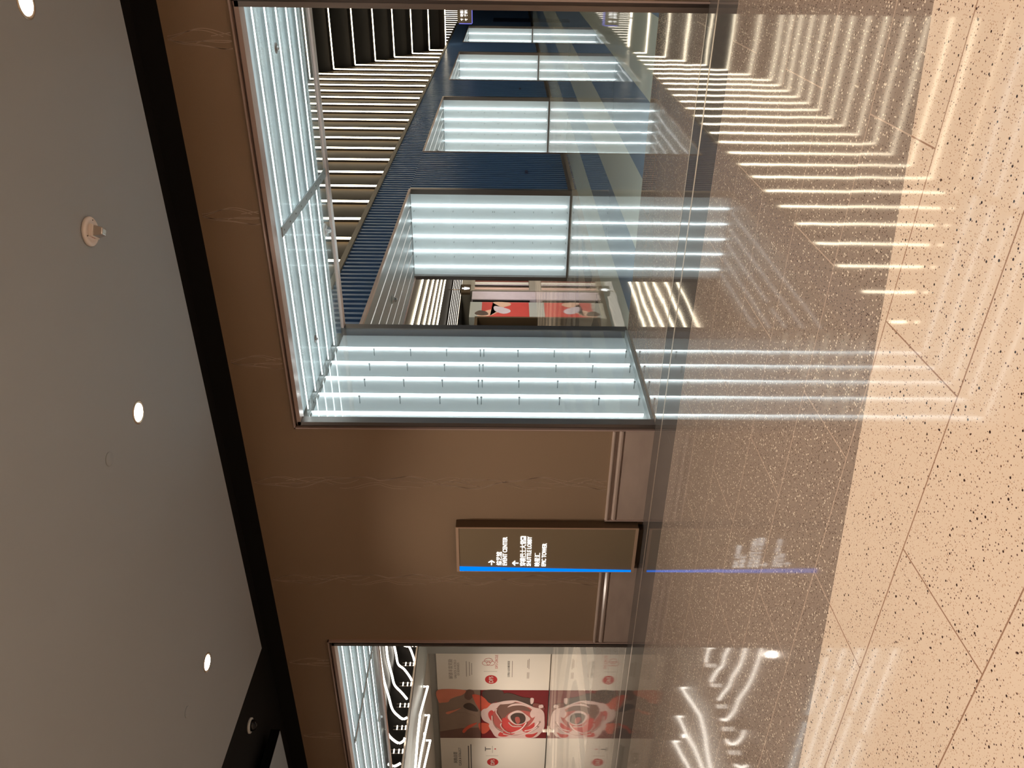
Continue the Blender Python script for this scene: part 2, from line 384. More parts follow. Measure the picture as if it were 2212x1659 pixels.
# stone skirting with a double moulding
def skirting(n, x0, x1):
    prof = [(6.40, 0.0), (6.375, 0.0), (6.375, 0.283), (6.383, 0.287), (6.383, 0.293), (6.372, 0.296), (6.366, 0.305), (6.366, 0.322), (6.374, 0.332), (6.384, 0.345), (6.386, 0.360), (6.380, 0.370), (6.366, 0.376), (6.361, 0.388), (6.364, 0.400), (6.374, 0.407), (6.40, 0.408)]
    o = MB().prism(prof, x0, x1, 'x').build('baseboard_' + n, ['marble']); struct(o)
    return o
skirting('front', -5.455, P1L - 0.005); skirting('front_left', P2R + 0.01, -6.15)
struct(MB().box(-5.47, -5.455, 6.362, 6.40, 0, 0.41).build('trim_5', 'rose'))
skirting('front_right', P1R + 0.01, 6)
# ------------------------------------------------------------------ portal frames
def frame(n, x0, x1):
    """metal surround of one opening in the front wall"""
    mb = MB()
    for s, x in ((1, x0), (-1, x1)):
        a = sorted((x, x + s * 0.014)); mb.box(a[0], a[1], 6.365, 6.42, 0, PT + 0.0, 1)
        a = sorted((x + s * 0.014, x + s * 0.040)); mb.box(a[0], a[1], 6.40, 6.42, 0, PT - 0.014, 2)
        a = sorted((x + s * 0.040, x + s * 0.078)); mb.box(a[0], a[1], 6.372, 6.470, 0, PT - 0.04, 0)
    mb.box(x0, x1, 6.365, 6.42, PT - 0.014, PT, 1)
    mb.box(x0 + 0.014, x1 - 0.014, 6.40, 6.42, PT - 0.036, PT - 0.014, 2)
    mb.box(x0 + 0.04, x1 - 0.04, 6.372, 6.500, PT - 0.072, PT - 0.036, 1)
    struct(mb.build('trim_%d' % n, ['steel', 'rose', 'darksteel']))
frame(6, P1L, P1R); frame(7, P2L, P2R)
# back edge frames of the portals
for n, (x0, x1) in enumerate(((P1L, P1R), (P2L, P2R))):
    mb = MB().box(x0 - 0.06, x0 + 0.065, 8.44, 8.55, 0, 3.46).box(x1 - 0.065, x1 + 0.06, 8.44, 8.55, 0, 3.46)
    mb.box(x0 + 0.065, x1 - 0.065, 8.44, 8.55, 3.425, 3.46, 1)
    struct(mb.build('trim_%d' % (8 + n), ['darksteel', 'rose']))
SY = [6.70, 7.055, 7.40, 7.745, 8.09]
ZS = 3.46
def jamb_panel(x, s, label, pins=True):
    """s=+1: the panel faces +X"""
    t = thing('light_box', label, 'light panel', (x, 7.5, 0))
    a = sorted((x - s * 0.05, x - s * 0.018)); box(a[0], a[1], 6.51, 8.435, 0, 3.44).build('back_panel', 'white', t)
    for y in SY: MB().tube([(x, y, 0.06), (x, y, 3.445)], 0.0095, 8).build('light_strip', 'cool', t)
    g = sorted((x + s * 0.072, x + s * 0.080)); box(g[0], g[1], 6.47, 8.44, 0.03, 3.42).build('glass_pane', 'glass', t)
    b = sorted((x - s * 0.03, x + s * 0.085)); box(b[0], b[1], 6.47, 8.44, 0, 0.028).build('base_rail', 'slate', t)
    if pins:
        for y in SY[1:]:
            for z in (3.467, 2.99, 2.57, 2.155, 1.765, 1.725, 1.33, 0.91, 0.50, 0.08):
                MB().tube([(x - s * 0.018, y - 0.155, z), (x + s * 0.072, y - 0.155, z)], 0.0045, 6).tube([(x + s * 0.062, y - 0.155, z), (x + s * 0.072, y - 0.155, z)], 0.011, 10).build('standoff', 'pin', t)
    return t
jamb_panel(-4.335, 1, 'tall light panel of vertical cool white tubes lining the left side of the wide opening')
jamb_panel(P1R + 0.015, -1, 'light panel lining the right side of the wide opening, seen edge on', False)
jamb_panel(P2R + 0.015, -1, 'light panel lining the right side of the red poster opening, seen edge on', False)
def soffit_panel(x0, x1, joint, label):
    t = thing('light_box', label, 'light panel', ((x0 + x1) / 2, 7.5, ZS))
    box(x0 - 0.02, x1 + 0.02, 6.51, 8.455, 3.525, 3.555).build('back_panel', 'soffit_white', t)
    for y in SY: MB().tube([(x0 + 0.02, y, 3.478), (x1 - 0.02, y, 3.478)], 0.006, 8).build('light_strip', 'cool', t)
    box(x0 + 0.02, joint - 0.045, 6.56, 8.44, 3.446, 3.452).build('glass_pane', 'ribbed', t)
    box(joint + 0.045, x1 - 0.02, 6.56, 8.44, 3.446, 3.452).build('glass_pane', 'ribbed', t)
    j = box(joint - 0.045, joint + 0.045, 6.56, 8.44, 3.440, 3.452).build('joint_strip', 'slate', t)
    for y in [6.62 + 0.22 * k for k in range(9)]: MB().lathe([(0.008, 0), (0.008, -0.004), (0.003, -0.006)], (joint, y, 3.440), 10).build('screw', 'pin', j)
    return t
soffit_panel(P1L, P1R, -2.376, 'long light panel of glowing tubes under the top of the wide opening')
soffit_panel(P2L, P2R, -9.5, 'glowing light panel under the top of the opening with the red posters')

# ------------------------------------------------------------------ corridor: blue slatted wall with lit cross openings
WX = -5.2; WB = -7.37; PZ = 3.625; BT = 4.29
OPEN = [(9.95, 17.3), (20.5, 27.9), (31.1, 38.4), (41.6, 48.5)]
def slats(y0, y1, z0, z1):
    mb = MB(); mb.box(WX - 0.10, WX - 0.06, y0, y1, z0, z1)
    n = max(1, round((y1 - y0) / 0.17)); p = (y1 - y0) / n
    for i in range(n):
        a = y0 + i * p
        mb.prism([(WX - 0.06, a + 0.01), (WX - 0.004, a + 0.015), (WX, a + 0.022), (WX, a + p - 0.085), (WX - 0.004, a + p - 0.076), (WX - 0.06, a + p - 0.07)], z0, z1, 'z')
    return struct(mb.build('wall_corridor_left', 'blue'))
prev = 8.56
slats(8.56, 75, PZ, BT)
for (a, b) in OPEN + [(75, 75)]:
    slats(prev, a, 0.075, PZ)
    struct(box(WX - 0.1, WX + 0.012, prev, a, 0, 0.075).build('baseboard_corridor', 'steel'))
    prev = b
struct(MB().box(WX - 0.12, WX + 0.03, 8.56, 75, BT, BT + 0.09).build('trim_10', 'lip'))
# slab behind the blue wall
struct(MB().box(WB, WX - 0.10, 8.56, 75, PZ + 0.045, 4.1).build('wall_slab', 'slate'))
prev = 8.56
for (a, b) in OPEN + [(75, 75)]:
    struct(box(WB, WX - 0.10, prev + (0.08 if prev > 9 else 0), a, 0, PZ + 0.02).build('wall_pier', 'hallwall')); prev = b
names = ['nearest', 'second nearest', 'third nearest', 'farthest']
for i, (a, b) in enumerate(OPEN):
    t = thing('light_box', 'cool white strip light panel facing us inside the %s opening of the blue wall' % names[i], 'light panel', ((WX + WB) / 2, b, 0))
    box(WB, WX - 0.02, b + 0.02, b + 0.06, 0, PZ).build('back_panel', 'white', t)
    for x in (-5.60, -5.965, -6.33, -6.695, -7.08): MB().tube([(x, b, 0.08), (x, b, PZ - 0.005)], 0.013, 8).build('light_strip', 'cool', t)
    box(WB + 0.09, WX - 0.11, b - 0.085, b - 0.078, 0.03, PZ - 0.01).build('glass_pane', 'glass', t)
    box(WB + 0.09, WX - 0.11, b - 0.085, b + 0.03, 0, 0.028).build('base_rail', 'steel', t)
    if i < 2:
        for x in (-5.60, -5.965, -6.33, -6.695):
            for z in (3.56, 3.12, 2.67, 2.22, 1.77, 1.73, 1.28, 0.84, 0.42, 0.07):
                MB().tube([(x - 0.12, b + 0.02, z), (x - 0.12, b - 0.078, z)], 0.006, 6).build('standoff', 'pin', t)
    mb = MB().box(WX - 0.11, WX + 0.004, b - 0.095, b + 0.02, 0, PZ, 0).box(WB, WB + 0.09, b - 0.095, b + 0.02, 0, PZ, 0)
    mb.box(WX - 0.05, WX + 0.012, a, b - 0.095, PZ - 0.03, PZ + 0.02, 1).box(WB, WB + 0.05, a, b - 0.095, PZ - 0.03, PZ + 0.02, 1)
    mb.box(WX - 0.05, WX + 0.012, a, a + 0.03, 0, PZ - 0.03, 1)
    struct(mb.build('trim_%d' % (11 + i), ['steel', 'rose']))
    # ceiling of the cross opening: white boards with light strips sunk in the grooves between them
    xs = [-7.08, -6.695, -6.33, -5.965, -5.60]
    ed = [WB] + xs + [WX - 0.05]
    q = MB()
    for k in range(6):
        q.box(ed[k] + (0.022 if k else 0), ed[k + 1] - (0.022 if k < 5 else 0), a, b - 0.095, PZ + 0.0, PZ + 0.038)
    for x in xs: q.box(x - 0.022, x - 0.019, a, b - 0.095, PZ + 0.001, PZ + 0.038, 1).box(x + 0.019, x + 0.022, a, b - 0.095, PZ + 0.001, PZ + 0.038, 1)
    struct(q.build('trim_%d' % (15 + i), ['slate', 'steel']))
    t = thing('recessed_light_set', 'recessed white light lines in the ceiling of the %s opening of the blue wall' % names[i], 'ceiling light', ((WX + WB) / 2, (a + b) / 2, PZ + 0.03))
    for x in xs: MB().tube([(x, a + 0.05, PZ + 0.032), (x, b - 0.12, PZ + 0.032)], 0.008, 6).build('light_strip', 'cool', t)
# ribs of light above the blue wall and across the high ceiling
RX = -5.38; CR = 5.0
struct(box(RX - 0.1, RX, 8.56, 76, BT - 0.2, 9.3).build('wall_corridor_upper', 'gold'))
struct(box(CR, CR + 0.2, 8.5, 110, 0, 9.3).build('wall_corridor_right', 'blue'))
struct(box(RX, CR, 8.5, 32.9, 9.08, 9.25).build('ceiling', 'dkpanel'))
struct(MB().add([(x, y, z) for x in (RX, CR) for (y, z) in ((32.9, 9.10), (32.9, 9.25), (40.9, 4.75), (40.9, 4.60))], [(0, 1, 2, 3), (4, 7, 6, 5), (0, 4, 5, 1), (1, 5, 6, 2), (2, 6, 7, 3), (3, 7, 4, 0)]).build('ceiling', 'dkpanel'))
struct(box(RX, CR, 40.72, 41.1, 4.42, 9.3).build('wall_beam', 'dkpanel'))
struct(box(RX, CR, 41.1, 110, 9.02, 9.2).build('ceiling', 'dkpanel'))
struct(box(-5.2, CR, 90, 90.2, 0, 9.3).build('wall_far', 'lip'))
struct(box(P1L - 0.9, 6, 8.46, 8.50, 3.62, 9.3).build('wall_corridor_near', 'dkpanel'))
struct(MB().box(P1R + 0.06, 6, 8.46, 8.55, 0, 3.62).build('wall_corridor_near', 'hallwall'))
struct(box(P2R + 0.08, P1L - 0.07, 6.5, 8.56, 0, 3.62).build('wall_portal_pier', 'hallwall'))
ribs = [13.178 - 1.142 * 3 + 1.142 * k for k in range(27)] + [40.60]
for k, y in enumerate(ribs):
    zt = 8.93 if y < 33.3 else 8.93 - (y - 32.95) * 0.592
    if y > 40: zt = 4.40
    lb = 'warm white line of light on the corridor wall and ceiling, %s from the wide opening' % ORD[k]
    if y > 40: lb = 'warm white line of light across the low end beam of the corridor'
    t = thing('light_rib', lb, 'ceiling light', (RX, y, 4.38))
    x = RX + 0.085
    if zt > 4.5:
        box(RX, RX + 0.10, y + 0.025, y + 0.075, 4.38, zt).build('rib_fin', 'dkpanel', t)
        MB().tube([(x, y, 4.385), (x, y, zt)], 0.021, 8).build('light_strip', 'rib', t)
        box(x - 0.03, CR, y + 0.025, y + 0.065, zt - 0.02, zt + 0.07).build('rib_fin', 'dkpanel', t)
    MB().tube([(x, y, zt), (CR, y, zt)], 0.021, 8).build('light_strip', 'rib', t)
for k in range(26):
    y = 41.75 + 1.142 * k
    t = thing('light_rib', 'thin upright line of light on the wall beyond the low end beam', 'wall light', (RX, y, 4.38), 'upright lines of light beyond the low end beam')
    MB().tube([(RX + 0.085, y, 4.385), (RX + 0.085, y, 8.6)], 0.020, 6).build('light_strip', 'dim', t)
# sill vents low in the blue wall
for i, (y, z) in enumerate(((18.55, 0.95), (29.3, 0.95))):
    tag(box(WX - 0.005, WX + 0.006, y, y + 0.30, z, z + 0.07).build('wall_socket_box', 'navy'), 'small dark slot low on the blue slats between the %s lit openings' % ('nearest two' if i == 0 else 'second and third'), 'wall slot')
tag(box(WX + 0.001, WX + 0.04, 50.6, 52.4, 0.05, 2.27).build('wall_cabinet', 'navy'), 'narrow navy blue panel on the blue wall past the farthest lit opening', 'wall panel')
# hanging bronze sign at the corridor end
t = thing('hanging_sign', 'bronze hanging sign with white arrows at the far end of the corridor', 'sign', (-2.7, 40.3, 3.12))
box(-4.22, -1.2, 40.3, 40.42, 3.125, 3.79).build('panel', 'sign', t, 0.005)
box(-4.255, -4.222, 40.29, 40.42, 3.125, 3.72).build('edge_light', 'violetlit', t)
box(-4.22, -1.2, 40.29, 40.42, 3.09, 3.124).build('bottom_edge_light', 'violetlit', t)
for x in (-3.9, -1.6): MB().tube([(x, 40.36, 3.79), (x, 40.36, 4.48)], 0.02).build('hanger', 'darksteel', t)
text('↑', (-4.12, -3.98, 3.52, 3.65), 'y', 40.298, 'letters', t, 'arrow', 0.01, 0.02)
text('↑', (-4.12, -3.98, 3.32, 3.45), 'y', 40.298, 'letters', t, 'arrow', 0.01, 0.02)
text('映星汇', (-3.93, -3.57, 3.51, 3.66), 'y', 40.298, 'letters', t, 'lettering', 0.01, 0.02)
text('穿梭巴士大堂', (-3.93, -3.20, 3.31, 3.47), 'y', 40.298, 'letters', t, 'lettering', 0.01, 0.02)

# ------------------------------------------------------------------ side hall left of the blue wall
HZ = 4.15; HX = -16.0
struct(box(-40, WB, 8.56, 75, HZ, HZ + 0.1).build('ceiling', 'halltile'))
for (a, b) in ((0, 9.0), (14.9, 30.2), (31.3, 75)):
    if a == 14.9: pass
struct(box(HX - 0.2, HX, 8.56, 75, PZ, HZ).build('wall_hall_upper', 'dkpanel'))
struct(box(HX - 2.3, HX + 0.015, 8.56, 75, PZ, PZ + 0.03).build('wall_hall_soffit', 'slate'))
struct(MB().box(HX - 0.02, HX + 0.03, 8.56, 75, PZ - 0.01, PZ + 0.03).build('trim_20', 'brass'))
struct(box(HX - 2.3, HX, 15.45, 29.9, 0, PZ).build('wall_hall_pier', 'hallwall'))
struct(box(HX - 2.3, -15.9, 35.7, 75, 0, PZ).build('wall_hall_pier', 'hallwall'))
struct(box(-32, HX - 2.1, 15.74, 15.9, 0, HZ).build('wall_hall_back', 'hallwall'))
struct(box(-32, HX - 2.3, 8.56, 15.74, 3.62, 3.7).build('ceiling', 'hallwall'))
struct(box(-32.2, -32, 8.56, 15.9, 0, HZ).build('wall_hall_left', 'hallwall'))
struct(box(-32, -14.7, 8.46, 8.56, 0, HZ).build('wall_hall_near', 'hallwall'))
struct(box(-40, WB, 74, 74.2, 0, HZ).build('wall_hall_end', 'lip'))
struct(box(-16.2, -16, 8.5, 8.9, 0, PZ).build('wall_hall_pier', 'hallwall'))
for k in range(6):
    x = -9.97 - 0.745 * k
    tag(MB().tube([(x, 17.5, HZ - 0.03), (x - 0.55, 62, HZ - 0.03)], 0.022, 6).build('ceiling_light_line', 'rib'), 'straight line of light on the dark tiled hall ceiling, %s from the blue wall side' % ORD[k], 'ceiling light')
for k in range(6):
    z = 4.06 - 0.083 * k
    tag(MB().tube([(HX + 0.03, 20, z), (HX + 0.03, 62, z)], 0.010, 6).build('wall_light_line', 'dim'), 'thin level line of light above the hall shopfronts, %s from the ceiling' % ORD[k], 'wall light')
CUR = {'C1': [(-13.21, 11.48, 4.10), (-13.61, 11.46, 4.10), (-14.6, 11.6, 4.10), (-15.59, 11.92, 4.10), (-15.9, 11.81, 4.02), (-15.9, 11.63, 3.86), (-15.9, 11.55, 3.74), (-15.9, 11.59, 3.65)],
       'C2': [(-14.06, 12.22, 4.10), (-14.69, 12.24, 4.10), (-15.6, 12.52, 4.10), (-15.9, 12.48, 4.05), (-15.9, 12.27, 3.86), (-15.9, 12.09, 3.71)],
       'C3': [(-15.02, 13.05, 4.10), (-15.7, 13.25, 4.10), (-15.9, 13.1, 4.04), (-15.9, 12.95, 3.88), (-15.9, 12.75, 3.73), (-15.9, 12.61, 3.65)],
       'C4': [(-15.9, 13.84, 4.05), (-15.9, 13.69, 3.97), (-15.9, 13.65, 3.89), (-15.9, 13.61, 3.81), (-15.9, 13.33, 3.69), (-15.9, 13.2, 3.65)],
       'C5': [(-15.9, 11.29, 4.10), (-15.9, 11.1, 3.99), (-15.9, 10.94, 3.78), (-15.9, 10.99, 3.67), (-15.9, 11.06, 3.65)],
       'C6': [(-15.9, 10.43, 3.94), (-15.9, 10.38, 3.8), (-15.9, 10.45, 3.67)]}
def smooth(P, n=6):
    P = [Vector(p) for p in P]; o = []
    for i in range(len(P) - 1):
        a = P[max(0, i - 1)]; b = P[i]; c = P[i + 1]; d = P[min(len(P) - 1, i + 2)]
        for k in range(n):
            t = k / n
            o.append(0.5 * ((2 * b) + (-a + c) * t + (2 * a - 5 * b + 4 * c - d) * t * t + (-a + 3 * b - 3 * c + d) * t ** 3))
    return o + [P[-1]]
for k, n in enumerate(('C4', 'C3', 'C2', 'C1', 'C5', 'C6')):
    pts = smooth(CUR[n])
    if n in ('C1', 'C2', 'C3'):
        a = Vector(CUR[n][0]); pts = [a + Vector((2.6, 3.2, 0)), a + Vector((1.2, 1.0, 0)), a + Vector((0.5, 0.25, 0))] + pts
    tag(MB().tube(pts, 0.026, 8).build('curved_light_line', 'rib2'), 'curved line of light in the hall ceiling, %s from the right through the poster opening' % ORD[k], 'ceiling light')
for j in range(7):
    y = 13.75 - 0.593 * j
    for r, z in enumerate((3.86, 3.75, 3.665)):
        if r == 0 and j < 1: continue
        t = thing('small_wall_light', 'short bright dash of light on the dark wall above the posters', 'wall light', (HX + 0.03, y, z), 'short dashes of light above the posters')
        MB().tube([(HX + 0.03, y - 0.05, z), (HX + 0.03, y + 0.05, z)], 0.013, 6).build('light_strip', 'rib2', t)
        MB().tube([(HX + 0.015, y - 0.045, z), (HX + 0.015, y - 0.045, z + 0.09)], 0.004, 5).tube([(HX + 0.015, y + 0.045, z), (HX + 0.015, y + 0.045, z + 0.09)], 0.004, 5).build('bracket', 'brass', t)
FR = [[(-18.02, 14.1), (-16.93, 12.42), (-16.95, 11.86), (-17.1, 11.35), (-17.3, 10.4)], [(-19.09, 13.99), (-18.2, 12.43), (-17.85, 11.61), (-17.75, 10.4)], [(-20.11, 13.92), (-19.13, 12.44), (-18.6, 10.8)]]
for k, P in enumerate(FR):
    pts = [(P[0][0], P[0][1], 3.60)] + [(x, y, 3.48) for x, y in P]
    tag(MB().tube(pts, 0.028, 8).build('light_loop', 'rib2'), 'bent bright light frame hanging in front of the poster wall, %s from the right' % ORD[k], 'ceiling light')
# posters
PY = 15.70
def poster(x0, x1, label, mat='poster'):
    t = thing('wall_poster', label, 'poster', ((x0 + x1) / 2, PY, 0))
    box(x0, x1, PY, PY + 0.038, 0.02, 3.41).build('board', mat, t); return t
t = poster(-20.21, -18.20, 'pale poster with a red oval mark and reward text, right of the flower poster')
text('解锁丰富奖励', (-19.70, -18.84, 2.93, 3.06), 'y', PY - 0.001, 'grey_ink', t, depth=0.002)
text('UNLOCK A WORLD', (-19.68, -18.86, 2.82, 2.89), 'y', PY - 0.001, 'grey_ink', t, depth=0.002)
text('OF REWARDS', (-19.55, -18.98, 2.73, 2.80), 'y', PY - 0.001, 'grey_ink', t, depth=0.002)
for z, a, b in ((2.51, -19.6, -18.92), (2.42, -19.57, -18.95), (2.35, -19.52, -19.0)): box(a, b, PY - 0.002, PY, z, z + 0.02).build('text_line', 'grey_ink', t)
def oval(x, z, parent, mat='red'):
    P = [(x + 0.195 * math.cos(q), z + 0.185 * math.sin(q)) for q in [2 * math.pi * i / 36 for i in range(36)]]
    o = MB().prism(P, PY - 0.003, PY, 'y').build('logo_oval', mat, parent)
    text('DFS', (x - 0.14, x + 0.14, z - 0.065, z + 0.065), 'y', PY - 0.004, 'poster', parent, depth=0.002, bold=0.01)
oval(-19.73, 1.78, t)
mb = MB()
for k in range(3):
    q0 = k * 2.094
    P = [(-18.96 + 0.075 * math.cos(q0) + 0.10 * math.cos(q), PY - 0.002, 1.86 + 0.075 * math.sin(q0) + 0.12 * math.sin(q)) for q in [2 * math.pi * i / 20 for i in range(20)]]
    mb.tube(P, 0.006, 5, closed=True)
mb.build('logo_rings', 'red_ink', t)
text('DFS CIRCLE', (-19.23, -18.64, 1.58, 1.66), 'y', PY - 0.001, 'red_ink', t, depth=0.002)
box(-19.37, -19.36, PY - 0.002, PY, 1.60, 2.0).build('divider', 'grey_ink', t)
text('立即加入会员尊享奖赏', (-19.62, -18.9, 1.22, 1.29), 'y', PY - 0.001, 'dark_ink', t, depth=0.002)
for z, a, b in ((1.14, -19.62, -18.9), (0.68, -19.68, -19.4), (0.64, -19.68, -19.4), (0.68, -19.2, -18.85), (0.64, -19.25, -18.8)): box(a, b, PY - 0.002, PY, z, z + 0.02).build('text_line', 'grey_ink', t)
t = poster(-25.2, -22.55, 'pale poster with click and collect text, left of the flower poster')
text('网购自提', (-23.85, -23.27, 2.88, 3.01), 'y', PY - 0.001, 'dark_ink', t, depth=0.002)
text('CLICK & COLLECT', (-24.0, -23.05, 2.76, 2.84), 'y', PY - 0.001, 'dark_ink', t, depth=0.002)
for z, a, b in ((2.50, -24.2, -22.95), (2.42, -24.3, -22.87)): box(a, b, PY - 0.002, PY, z, z + 0.03).build('text_line', 'dark_ink', t)
oval(-23.80, 1.73, t)
text('T', (-23.22, -23.0, 1.79, 1.98), 'y', PY - 0.001, 'dark_ink', t, depth=0.002)
box(-23.32, -22.95, PY - 0.002, PY, 1.73, 1.745).build('text_line', 'grey_ink', t)
MB().prism([(-23.11 + 0.03 * math.cos(i), 1.65 + 0.03 * math.sin(i)) for i in range(6)], PY - 0.003, PY, 'y').build('dot', 'red', t)
box(-23.47, -23.46, PY - 0.002, PY, 1.55, 1.95).build('divider', 'grey_ink', t)
t = poster(-22.55, -20.21, 'tall red poster of a pink and white rose between two pale posters', 'p_deep')
def C2(a, b): return (-20.21 - (b - 85) / 783 * 2.34, 3.41 - 3.39 * (a - 130) / 1800)
lay = [0]
def pet(pts, mat, name='print'):
    lay[0] += 1
    return ([C2(*p) for p in pts], mat, lay[0])
def closed_smooth(P, n=5):
    P = [Vector((p[0], p[1], 0)) for p in P]; K = len(P); o = []
    for i in range(K):
        a, b, c, d = P[i - 1], P[i], P[(i + 1) % K], P[(i + 2) % K]
        for k in range(n):
            t_ = k / n; v = 0.5 * ((2 * b) + (-a + c) * t_ + (2 * a - 5 * b + 4 * c - d) * t_ * t_ + (-a + 3 * b - 3 * c + d) * t_ ** 3); o.append((v.x, v.y))
    return o
shapes = [
 ([(130, 86), (818, 86), (818, 866), (130, 866)], 'p_taupe', 0),
 ([(130, 760), (500, 700), (818, 690), (818, 866), (130, 866)], 'p_umber', 0),
 ([(132, 88), (570, 88), (530, 160), (430, 190), (330, 230), (290, 275), (200, 285), (134, 275)], 'p_salmon', 1),
 ([(560, 200), (600, 90), (700, 90), (720, 160), (640, 240)], 'p_umber', 1),
 ([(690, 160), (800, 165), (900, 220), (990, 300), (940, 370), (840, 430), (760, 330), (720, 250)], 'p_orange', 1),
 ([(560, 310), (640, 290), (720, 330), (780, 420), (700, 420), (600, 390), (540, 350)], 'p_dark', 1),
 ([(250, 440), (400, 400), (500, 370), (380, 430), (280, 470)], 'p_salmon', 1),
 ([(300, 470), (500, 440), (700, 480), (760, 560), (640, 640), (450, 650), (320, 590)], 'p_taupe', 1),
 ([(510, 755), (550, 700), (640, 640), (760, 610), (700, 660), (600, 720), (540, 780)], 'p_orange', 1),
 ([(780, 630), (860, 610), (1000, 640), (950, 740), (870, 792), (820, 760)], 'p_orange', 1),
 ([(850, 150), (900, 88), (1160, 88), (1195, 180), (1100, 250), (980, 290), (900, 220)], 'p_dark', 1),
 ([(1080, 260), (1180, 150), (1300, 130), (1500, 190), (1650, 220), (1700, 340), (1600, 320), (1400, 240), (1200, 270)], 'p_dark', 1),
 ([(1640, 210), (1690, 210), (1690, 270), (1660, 300), (1640, 280)], 'p_blush', 1),
 ([(1690, 290), (1800, 300), (1880, 370), (1800, 420), (1700, 360)], 'p_wine', 1),
 ([(1780, 320), (1840, 310), (1855, 350), (1790, 365)], 'p_blush', 1),
 ([(820, 450), (860, 390), (930, 365), (1000, 300), (1090, 280), (1230, 250), (1400, 243), (1560, 290), (1700, 350), (1800, 370), (1870, 440), (1888, 560), (1888, 680), (1830, 780), (1700, 858), (1300, 860), (1090, 850), (1000, 740), (955, 660), (960, 620), (860, 560)], 'p_blush', 1),
 ([(950, 440), (1010, 400), (1070, 480), (1020, 580), (960, 520)], 'p_crim', 1),
 ([(1020, 480), (1080, 380), (1180, 290), (1400, 265), (1600, 340), (1720, 440), (1700, 560), (1560, 700), (1350, 760), (1180, 730), (1060, 640)], 'p_rose', 1),
 ([(1100, 370), (1180, 290), (1380, 268), (1560, 330), (1660, 420), (1500, 400), (1300, 440), (1200, 540), (1130, 500)], 'p_umber', 1),
 ([(1150, 300), (1230, 258), (1400, 246), (1340, 285), (1220, 300)], 'p_blush', 1),
 ([(1265, 350), (1340, 300), (1480, 290), (1620, 350), (1500, 320), (1360, 325)], 'p_blush', 1),
 ([(1640, 450), (1700, 360), (1790, 380), (1760, 460), (1680, 520)], 'p_blush', 1),
 ([(1160, 600), (1200, 520), (1300, 560), (1400, 640), (1560, 600), (1590, 580), (1520, 700), (1330, 755), (1200, 720)], 'p_crim', 1),
 ([(1270, 500), (1340, 430), (1460, 400), (1580, 470), (1650, 540), (1560, 600), (1440, 640), (1330, 590)], 'p_blush', 1),
 ([(1320, 490), (1400, 440), (1520, 450), (1570, 520), (1540, 600), (1420, 620), (1340, 560)], 'p_dark', 1),
 ([(1400, 510), (1460, 510), (1480, 580), (1440, 620), (1400, 570)], 'p_rose', 1),
 ([(1150, 760), (1280, 740), (1400, 770), (1250, 830), (1120, 820)], 'p_crim', 1),
 ([(1520, 720), (1640, 650), (1720, 600), (1700, 700), (1600, 760)], 'p_crim', 1),
 ([(1580, 800), (1700, 790), (1780, 760), (1700, 840), (1600, 840)], 'p_crim', 1),
]
mats = []
mb = MB()
for i, (P, mt, sm) in enumerate(shapes):
    if mt not in mats: mats.append(mt)
    Q = [C2(*p) for p in P]
    if sm: Q = closed_smooth(Q)
    mb.prism(Q, PY - 0.0015 - 0.0008 * i, PY, 'y', mats.index(mt))
for A in ([(1085, 370), (1080, 430), (1130, 510), (1170, 570)], [(1010, 480), (1020, 600), (1090, 700), (1200, 760)], [(1170, 600), (1160, 650), (1230, 730), (1340, 765), (1500, 700), (1590, 590)], [(1290, 590), (1360, 650), (1510, 655)], [(1200, 780), (1400, 810), (1600, 770), (1780, 660)], [(1560, 730), (1700, 690), (1800, 580)]):
    B = smooth([(C2(*p)[0], PY - 0.028, C2(*p)[1]) for p in A], 5)
    if 'p_blush' in mats: mb.tube(B, 0.022, 6, mats.index('p_blush'))
mb.build('flower_print', mats, t)
box(-22.55, -20.21, PY - 0.03, PY - 0.0, 2.105, 2.115).build('seam', 'p_dark', t)
tag(MB().tube([(-21.6, 15.3, 0.0), (-21.6, 15.3, 0.03)], 0.14, 16).tube([(-21.6, 15.3, 0.03), (-21.6, 15.3, 0.18)], 0.05, 12).build('floor_post', 'poster'), 'small pale post on the floor at the foot of the flower poster', 'post')
# shopfronts seen through the nearest cross opening (wall faces +X)
SX = -15.9
def plate(name, y0, y1, z0, z1, mat, label, cat, d=0.1):
    return tag(box(SX, SX + d, y0, y1, z0, z1).build(name, mat, None, 0.004), label, cat)
t = thing('shop_window', 'bright shop window with dark red and black uprights beyond the nearest lit opening', 'shop window', (SX + 0.3, 34.95, 0))
box(SX, SX + 0.7, 34.25, 35.65, 0.0, 3.05).build('frame', 'hallwall', t)
for a, mt in ((34.35, 'p_blush'), (34.62, 'p_dark'), (34.72, 'p_lilac'), (35.0, 'whiteplastic'), (35.25, 'p_wine'), (35.38, 'p_dark')): box(SX + 0.7, SX + 0.72, a, a + 0.22, 0.3, 2.9).build('display_strip', mt, t)
t = thing('display_column', 'tall lilac grey lit column between the shop window and the red poster', 'column', (SX + 0.6, 33.6, 0))
box(SX, SX + 0.75, 33.17, 34.04, 0, 2.99).build('shaft', 'p_lilac', t, 0.01); box(SX, SX + 0.7, 33.06, 33.16, 0.3, 2.95).build('shadow_gap', 'black', t)
t = thing('shop_poster', 'large backlit red poster of a pale figure beside the dark shop entrance', 'poster', (SX + 0.6, 32.1, 0))
box(SX, SX + 0.7, 31.33, 32.95, 0.0, 3.04).build('frame', 'slate', t)
def Sx(P, mat, k):
    Q = closed_smooth([(y, z) for y, z in P]); return MB().prism(Q, SX + 0.70, SX + 0.705 + 0.004 * k, 'x').build('print', mat, t)
box(SX + 0.7, SX + 0.704, 31.35, 32.93, 0.35, 2.5).build('print', 'p_crim', t)
